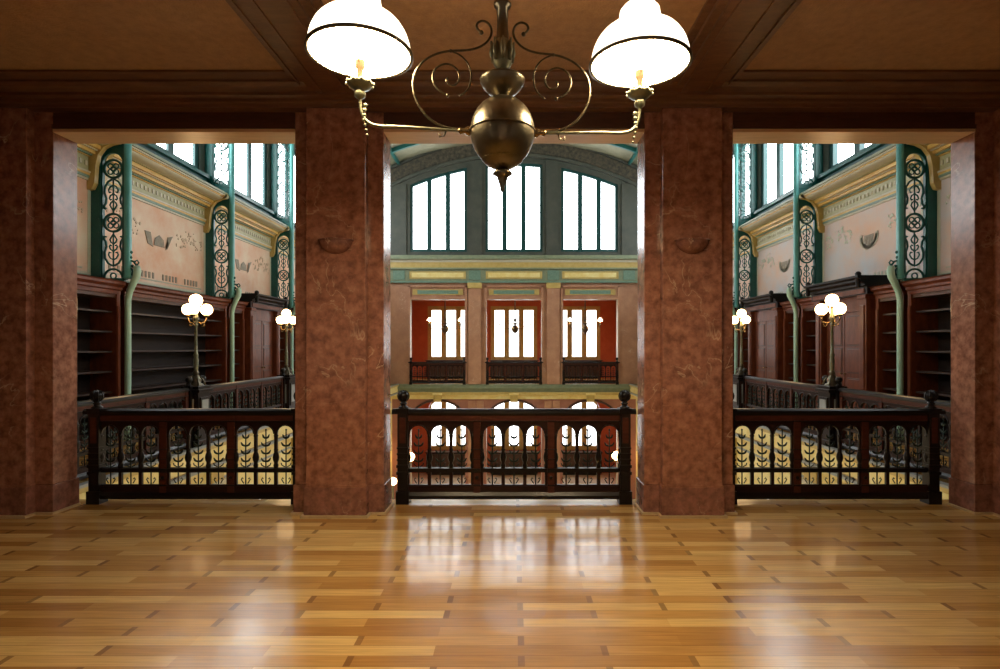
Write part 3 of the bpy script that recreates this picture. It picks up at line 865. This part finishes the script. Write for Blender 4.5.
# left
put_bookcase(-1, 5.75, T[1] - .05, 'dark empty bookcase on the left gallery, nearest the left pier')
put_bookcase(-1, T[1] + .05, T[2] - .05, 'wide empty bookcase with five bare shelves on the left gallery')
put_bookcase(1, 5.75, T[1] - .05, 'dark empty bookcase on the right gallery, nearest the right pier')
for s in (-1, 1):
    side = 'left' if s < 0 else 'right'
    for i in (1, 2, 3):
        if s < 0 and i == 1: continue
        a, c = T[i] + .05, T[i + 1] - .05; m_ = (a + c) / 2
        wh = {1: 'nearer', 2: 'farther' if s > 0 else 'nearest', 3: 'most distant'}[i]
        put_bookcase(s, a, m_ - .98, 'narrow empty bookcase just before the %s door case on the %s gallery' % (wh, side))
        put_bookcase(s, m_ + .98, c, 'narrow empty bookcase just beyond the %s door case on the %s gallery' % (wh, side))
        doorcase((s * FX, m_, 0), 0 if s < 0 else PI, '%s red mahogany door case with dark entablature on the %s gallery' % (wh, side))

# ------------------------------------------------------------------ far wall
b = MB()
arc = lambda x: 9.46 - x * x / 21.2
lun = [(-4.44, -2.01), (-1.22, 1.22), (2.01, 4.44)]
b.plate(-HX, HX, 5.45, 10.9, HF, HF + .5, [(a, c, 5.66, arc) for a, c in lun], slate, seg=14)
b.plate(-HX, HX, 0, 5.45, HF, HF + .3, [(a, c, 0, 3.62) for a, c in [(-4.42, -2.1), (-1.17, 1.17), (2.1, 4.42)]], pinkmarble, palemould)
b.plate(-HX, HX, LOW, 0, HF, HF + .3, [(c - 1.17, c + 1.17, LOW, (lambda x, c=c: -1.6 + .9 * math.sqrt(max(0, 1 - ((x - c) / 1.17) ** 2)))) for c in (-3.25, 0, 3.25)], redlow, palemould, seg=16)
farw = struct(b.build('wall_far'))
b = MB()
# string courses
for p, za, zb, m_ in ((.16, 5.40, 5.50, greenstone), (.22, 5.32, 5.40, greenstone), (.12, 5.2, 5.32, palemould), (.10, 4.97, 5.2, yellowtrim), (.14, 4.90, 4.97, greenstone), (.06, 4.40, 4.90, greenstone), (.12, 4.33, 4.40, bluegreen),
                      (.10, -.10, 0.02, greenstone), (.16, -.17, -.10, greenstone), (.08, -.32, -.17, greenstone), (.14, -.44, -.32, yellowtrim), (.06, -.62, -.44, yellow)):
    b.box((-HX, HF - p, za), (HX, HF, zb), m_)
for c in (-4.9, -3.25, -1.675, 0, 1.675, 3.25, 4.9):
    big = abs(abs(c) - 1.675) < .01 or abs(c) > 4.5
    if big: b.box((c - .25, HF - .09, 4.46), (c + .25, HF, 4.86), bluegreen)
    else:
        b.box((c - 1.2, HF - .08, 4.5), (c + 1.2, HF, 4.82), yellowtrim); b.box((c - 1.1, HF - .09, 4.56), (c + 1.1, HF, 4.76), yellow)
for c in (-1.675, 1.675):
    b.box((c - .30, HF - .14, 4.1), (c + .30, HF, 4.33), yellowtrim)
    b.box((c - .27, HF - .10, 0), (c + .27, HF, 4.1), pinkmarble)
for c in (-3.25, 0, 3.25):
    h = 1.17
    for (a, bb, za, zb) in ((c - h - .09, c - h, .0, 4.22), (c + h, c + h + .09, 0, 4.22), (c - h - .09, c + h + .09, 4.14, 4.22), (c - h, c + h, 3.62, 3.72)):
        b.box((a, HF - .07, za), (bb, HF, zb), pinkmarble)
    b.box((c - h + .1, HF - .03, 3.82), (c + h - .1, HF, 4.06), yellowtrim); b.box((c - h + .3, HF - .035, 3.86), (c + h - .3, HF, 4.02), bluegreen)
    b.box((c - .16, HF - .16, -.74), (c + .16, HF, -.40), yellowtrim); b.box((c - .2, HF - .2, -.44), (c + .2, HF, -.36), yellow)
    pts = [(c + 1.2 * math.cos(PI * k / 16), HF - .02, -1.6 + .93 * math.sin(PI * k / 16)) for k in range(17)]
    b.tube(pts, .05, darkwood, 5)
    b.box((c - 1.6, HF - .05, LOW), (c - 1.3, HF, -.7), pinkmarble); b.box((c + 1.3, HF - .05, LOW), (c + 1.6, HF, -.7), pinkmarble)
b.build('moulding', farw)
# arch ring above the lunette windows
b = MB(); N_ = 28
for (off, th, mm, pj) in ((.25, .14, slate, .1), (.42, .55, rosette, .06), (1.0, .08, slate, .12)):
    for i in range(N_):
        u, v = -6.2 + 12.4 * i / N_, -6.2 + 12.4 * (i + 1) / N_
        b.prism([(u, arc(u) + off), (v, arc(v) + off), (v, arc(v) + off + th), (u, arc(u) + off + th)], HF - pj, HF, mm)
for c in (-1.615, 1.615, -4.85, 4.85): b.box((c - .26, HF - .06, 5.5), (c + .26, HF, arc(c) + .2), slate)
b.build('arch_band', farw)
for (a, c) in lun:
    light_window((a + c) / 2, HF + .12, 5.66, 9.5, c - a, 3, darkteal, pane_lunette, mull=.2, fr=.12, top=arc)

# rooms behind the far wall (upper and lower)
b = MB(); b.plate(-5.3, 5.3, -.3, 4.05, NB, NB + .3, [(c - 1.2, c + 1.2, .9, 3.7) for c in (-3.25, 0, 3.25)], redwall)
struct(b.build('wall_distant_room'))
b = MB(); b.box((-5.3, HF + .3, -.3), (5.3, NB, 0), oak); struct(b.build('floor_distant_room'))
b = MB(); b.box((-5.5, HF + .3, 4.05), (5.5, NB + .3, 4.3), ceilplaster); struct(b.build('ceiling_distant_room'))
for s, nm in ((-1, 'left'), (1, 'right')):
    b = MB(); b.box((s * 5.3, HF + .3, 0), (s * 5.5, NB, 4.05), redwall); struct(b.build('wall_distant_room_' + nm))
b = MB(); b.plate(-5.3, 5.3, LOW, -.3, NB, NB + .3, [(c - 1.2, c + 1.2, LOW + 1.2, (lambda x, c=c: -1.7 + .9 * math.sqrt(max(0, 1 - ((x - c) / 1.2) ** 2)))) for c in (-3.25, 0, 3.25)], redwall, seg=14)
struct(b.build('wall_distant_hall'))
for s, nm in ((-1, 'left'), (1, 'right')):
    b = MB(); b.box((s * 5.3, HF + .3, LOW), (s * 5.5, NB, -.3), redwall); struct(b.build('wall_distant_hall_' + nm))
for c in (-3.25, 0, 3.25):
    light_window(c, NB + .06, .9, 3.7, 2.4, 3, yellowtrim, pane_far, mull=.26, fr=.2)
    light_window(c, NB + .06, LOW + 1.2, -.8, 2.4, 3, yellowtrim, pane_far, mull=.26, fr=.2, top=(lambda x, c=c: -1.7 + .9 * math.sqrt(max(0, 1 - ((x - c) / 1.2) ** 2))))
b = MB(); b.box((-7.6, 5.6, LOW - .2), (7.6, NB, LOW), tile); struct(b.build('floor_hall'))
# low dark cabinets under the distant windows
lowcabs = []
for c, nm in ((-3.25, 'left'), (0, 'middle'), (3.25, 'right')):
    t = thing('low_cabinet', 'low dark cabinet under the %s ground-floor window, seen through the balustrade' % nm, 'cabinet', (c, NB - .5, LOW), 0, 'low dark cabinets under the ground-floor windows')
    b = MB(); b.box((-1.2, 0, .08), (1.2, .44, 1.12), ebony); b.box((-1.15, .03, 0), (1.15, .42, .08), ebony); b.build('body', t)
    b = MB(); b.box((-1.25, -.04, 1.12), (1.25, .46, 1.17), darkwood); b.build('top', t)
    for k in range(4):
        d = MB(); d.box((-1.15 + .58 * k, -.025, .14), (-.61 + .58 * k, 0, 1.06), darkwood); d.build('door', t)
    u_ = copy_tree(t, (c, NB - .5, 0), 0, 'low dark cabinet under the %s upper window of the far room, behind the balustrade' % nm)
    u_.scale = (1, 1, .8); u_['group'] = 'low dark cabinets under the upper far windows'

# globe lights on the ground floor
def sconce(x, y, z, label):
    t = thing('wall_sconce', label, 'wall lamp', (x, y, z), 0, 'warm globe sconces on the far ground-floor wall')
    b = MB(); b.lathe((0, 0, -.2), [(.08, 0), (.08, -.03), (.03, -.05)], brass, 10, axis='y'); b.tube([(0, 0, -.2), (0, -.16, -.24), (0, -.24, -.2), (0, -.24, -.1)], .015, brass, 6); b.build('arm', t)
    b = MB(); b.ball((0, -.24, .04), .19, globe_e, 16, 10); b.build('globe', t)
sconce(-4.38, HF - .02, -3.08, 'glowing sconce seen through the left end of the central balustrade')
sconce(4.32, HF - .02, -3.03, 'glowing sconce seen through the right end of the central balustrade')
t = thing('floor_lamp', 'small glowing globe on a thin pole, seen between left pier and central balustrade', 'lamp', (-4.06, 18.8, LOW), 0)
b = MB(); b.lathe((0, 0, 0), [(.2, 0), (.2, .05), (.06, .12), (.03, .2)], bronze, 12); b.build('base', t)
b = MB(); b.lathe((0, 0, 0), [(.025, .2), (.025, 1.8), (.05, 1.86)], patina, 8); b.build('pole', t)
b = MB(); b.ball((0, 0, 1.99), .13, globe_e, 16, 10); b.build('globe', t)

# ------------------------------------------------------------------ vault over the hall
def vz(x): 
    R_ = 14.3; return 10.35 - R_ + math.sqrt(R_ * R_ - x * x)
b = MB(); N_ = 24; H2 = HX + .3
for i in range(N_):
    u, v = -H2 + 2 * H2 * i / N_, -H2 + 2 * H2 * (i + 1) / N_
    b.prism([(u, vz(u)), (v, vz(v)), (v, vz(v) + .15), (u, vz(u) + .15)], DB, HF + .3, vaultm)
vault = struct(b.build('ceiling_vault'))
for y in T + [HF - 1.6]:
    b = MB()
    for i in range(N_):
        u, v = -HX + 2 * HX * i / N_, -HX + 2 * HX * (i + 1) / N_
        b.prism([(u, vz(u) - .16), (v, vz(v) - .16), (v, vz(v)), (u, vz(u))], y - .06, y + .06, teal)
    b.build('roof_rib', vault)
for x in (-4.9, 0, 4.9):
    b = MB(); b.box((x - .05, DB + .1, vz(x) - .14), (x + .05, HF, vz(x) - .02), teal); b.build('purlin', vault)

# ------------------------------------------------------------------ chandelier
def chandelier(loc, rz, label, stem_top):
    t = thing('chandelier', label, 'chandelier', loc, rz, 'two-armed chandeliers with opal shades')
    # origin at the centre of the ball
    b = MB(); b.ball((0, 0, 0), .172, bronze, 40, 24, 1.09)
    b.tube([(.175 * math.cos(2 * PI * k / 40), .175 * math.sin(2 * PI * k / 40), .0) for k in range(40)], .004, bronze, 5, closed=True)
    b.build('ball', t)
    b = MB()   # fluted cap and drop under the ball
    b.lathe((0, 0, 0), [(.11, -.150), (.095, -.166), (.07, -.183), (.04, -.198), (.025, -.205)], bronze, 24)
    for k in range(24):
        a = 2 * PI * k / 24; b.tube([(.108 * math.cos(a), .108 * math.sin(a), -.148), (.06 * math.cos(a), .06 * math.sin(a), -.186)], .004, bronze, 4)
    b.lathe((0, 0, 0), [(.022, -.2), (.045, -.212), (.055, -.225), (.03, -.24), (.026, -.255), (.018, -.28), (.012, -.3), (.014, -.31), (.001, -.325)], bronze, 14)
    b.build('drop_finial', t)
    b = MB()   # dish above the ball
    b.lathe((0, 0, 0), [(.03, .18), (.04, .192), (.075, .21), (.105, .24), (.120, .27), (.122, .28), (.115, .286), (.08, .278), (.045, .285), (.03, .30), (.04, .315), (.028, .33)], bronze, 28)
    b.build('dish', t)
    b = MB()   # leaf-carved vase and stem
    b.lathe((0, 0, 0), [(.025, .33), (.05, .36), (.055, .39), (.045, .44), (.05, .47), (.035, .49), (.032, .5)], patina, 16)
    for k in range(8):
        a = 2 * PI * k / 8; c, s_ = math.cos(a), math.sin(a)
        b.tube([(.05 * c, .05 * s_, .37), (.058 * c, .058 * s_, .42), (.054 * c, .054 * s_, .46), (.062 * c, .062 * s_, .485)], [.01, .014, .012, .004], patina, 5)
    v = b.build('leaf_vase', t)
    b = MB(); b.lathe((0, 0, 0), [(.036, .49), (.03, .55), (.028, .66), (.045, .67), (.048, .685), (.031, .70), (.029, .72), (.027, stem_top - .08), (.05, stem_top - .06), (.07, stem_top - .01), (.08, stem_top)], bronze, 16)
    b.build('stem', t)
    S = 186.7 * 3.345 * 1.025
    outer = [(262, 100), (268, 104), (250, 88), (255, 70), (275, 62), (295, 72), (306, 95), (298, 125), (275, 148), (245, 162), (210, 168), (160, 170), (110, 184), (70, 210), (45, 245), (36, 285), (42, 330), (62, 372), (95, 408), (140, 432), (200, 438)]
    inner = [(165, 171), (195, 182), (220, 205), (235, 240), (232, 280), (220, 305), (195, 324)]
    spiral = [(155, 322), (130, 312), (110, 292), (102, 265), (108, 238), (128, 220), (155, 214), (180, 225), (195, 248), (193, 272), (178, 290), (158, 288), (148, 272), (156, 262)]
    cap = [(540, 450)]
    for q in (-1, 1):
        b = MB()
        for path, r_ in ((outer[1:], .0065), (inner, .005), (spiral, .0055)):
            pts = [(q * (x - 341) / S * -1, 0, (442 - z) / S) for x, z in path]
            # smooth the path
            P = [Vector(p) for p in pts]
            for _ in range(2):
                Q = [P[0]]
                for i in range(len(P) - 1): Q += [P[i] * .75 + P[i + 1] * .25, P[i] * .25 + P[i + 1] * .75]
                P = Q + [P[-1]]
            b.tube(P, r_, scroll_iron, 6)
            b.ball(tuple(P[0]), r_ * 2, scroll_iron, 8, 5)
        b.build('scroll', t)
        # horizontal arm, lamp cup, candle, bulb, shade
        b = MB(); A = .75
        b.lathe((q * .175, 0, .0), [(.012, -.02 * q), (.024, -.005 * q), (.026, .01 * q), (.012, .03 * q), (.018, .05 * q), (.008, .06 * q)], brass, 12, axis='x')
        P = [Vector(p) for p in [(q * .2, 0, 0), (q * .35, 0, .004), (q * .55, 0, .012), (q * .66, 0, .01), (q * .715, 0, .03), (q * .74, 0, .075), (q * .748, 0, .12), (q * .75, 0, .17)]]
        for _ in range(2):
            Q = [P[0]]
            for i in range(len(P) - 1): Q += [P[i] * .75 + P[i + 1] * .25, P[i] * .25 + P[i + 1] * .75]
            P = Q + [P[-1]]
        b.tube(P, .0085, patina, 8)
        for k in range(7):       # leafy drop under the elbow
            b.ball((q * (.735 - .012 * abs(k - 3) * .3 - .01 * k * .2), 0, .12 - .026 * k), .013 - .001 * k, patina, 7, 5)
        b.tube([(q * .3, 0, .0), (q * .31, 0, -.03), (q * .335, 0, -.035), (q * .335, 0, -.015)], .005, bronze, 5)
        arm = b.build('arm', t)
        b = MB(); b.lathe((q * A, 0, 0), [(.01, .15), (.028, .165), (.03, .185), (.022, .195), (.05, .21), (.066, .225), (.07, .235), (.05, .238), (.02, .24)], patina, 16)
        for k in range(10):
            a = 2 * PI * k / 10; b.ball((q * A + .068 * math.cos(a), .068 * math.sin(a), .232), .010, patina, 6, 4)
        b.build('drip_cup', arm)
        b = MB(); b.lathe((q * A, 0, 0), [(.017, .24), (.017, .31), (.024, .315), (.024, .345), (.028, .35)], white, 14); b.build('candle_tube', arm)
        b = MB(); b.lathe((q * A, 0, 0), [(.02, .35), (.034, .38), (.036, .42), (.024, .46), (.006, .475)], bulb, 14); b.build('bulb', arm)
        zr, R_ = .39, .265
        dome = [(R_, zr)] + [(.10 + (R_ - .10) * math.cos(PI / 2 * k / 10) ** .9, zr + .2 * math.sin(PI / 2 * k / 10)) for k in range(1, 10)] + [(.10, zr + .205), (.108, zr + .22), (.112, zr + .25), (.106, zr + .29), (.09, zr + .31)]
        b = MB(); b.lathe((q * A, 0, 0), dome, opal_out, 40, cap=False); sh = b.build('shade', arm)
        b = MB(); b.lathe((q * A, 0, 0), [(r_ - .007, z - .003) for r_, z in dome[:-1]], opal_in, 40, cap=False); b.build('shade_lining', sh)
        b = MB(); b.tube([(q * A + (R_ + .002) * math.cos(2 * PI * k / 48), (R_ + .002) * math.sin(2 * PI * k / 48), zr) for k in range(48)], .0105, bronze, 6, closed=True); b.build('shade_ring', sh)
        b = MB()
        for k in range(3):
            a = 2 * PI * k / 3 + .5
            b.tube([(q * A + .012 * math.cos(a), .012 * math.sin(a), .335), (q * A + .12 * math.cos(a), .12 * math.sin(a), .365), (q * A + R_ * math.cos(a), R_ * math.sin(a), zr)], .003, brass, 4)
        b.build('shade_carrier', sh)
    return t
ch0 = chandelier((-.062, 3.0, 2.752), math.asin(.055 / .75), 'large bronze chandelier with ball, scrollwork and two glowing opal shades, hanging in front', ZC - 2.752)
for c, nm in ((-3.25, 'left'), (0, 'middle'), (3.25, 'right')):
    d_ = copy_tree(ch0, (c + .05, 26.0, 2.44), .1, 'small distant chandelier hanging in the %s upper opening of the far wall' % nm)
    d_.scale = (.95, .95, .95)
    for q in d_.children:
        if q.name.startswith('stem'):
            kz = (1.61 / .95 - .49) / (1.298 - .49); q.scale = (1, 1, kz); q.location = (0, 0, .49 * (1 - kz))
        for r_ in q.children:
            if r_.name.startswith('shade'):
                sx_ = sum((v.co.x for v in r_.data.vertices)) / len(r_.data.vertices)
                r_.scale = (.5, .5, .5); r_.location = (sx_ * .5, 0, .42 * .5)

# ------------------------------------------------------------------ camera, world, view
cam = bpy.data.objects.new('camera', bpy.data.cameras.new('camera')); C.objects.link(cam)
cam.location = (0, 0, 1.6); cam.rotation_euler = (PI / 2, 0, 0)
cam.data.sensor_width = 36; cam.data.lens = 560 / 1000 * 36
cam.data.shift_x = -.014; cam.data.shift_y = .0125
cam.data.clip_start = .05; cam.data.clip_end = 200
sc.camera = cam
w = bpy.data.worlds.new('sky'); sc.world = w; w.use_nodes = True
w.node_tree.nodes['Background'].inputs[0].default_value = (.75, .85, 1, 1); w.node_tree.nodes['Background'].inputs[1].default_value = 1.0
sc.view_settings.view_transform = 'Standard'; sc.view_settings.look = 'None'
sc.view_settings.exposure = 0; sc.view_settings.gamma = 1; sc.view_settings.use_curve_mapping = False
cy = sc.cycles
cy.use_denoising = True; cy.max_bounces = 8; cy.diffuse_bounces = 4; cy.glossy_bounces = 4; cy.sample_clamp_indirect = 6
cy.use_light_tree = True
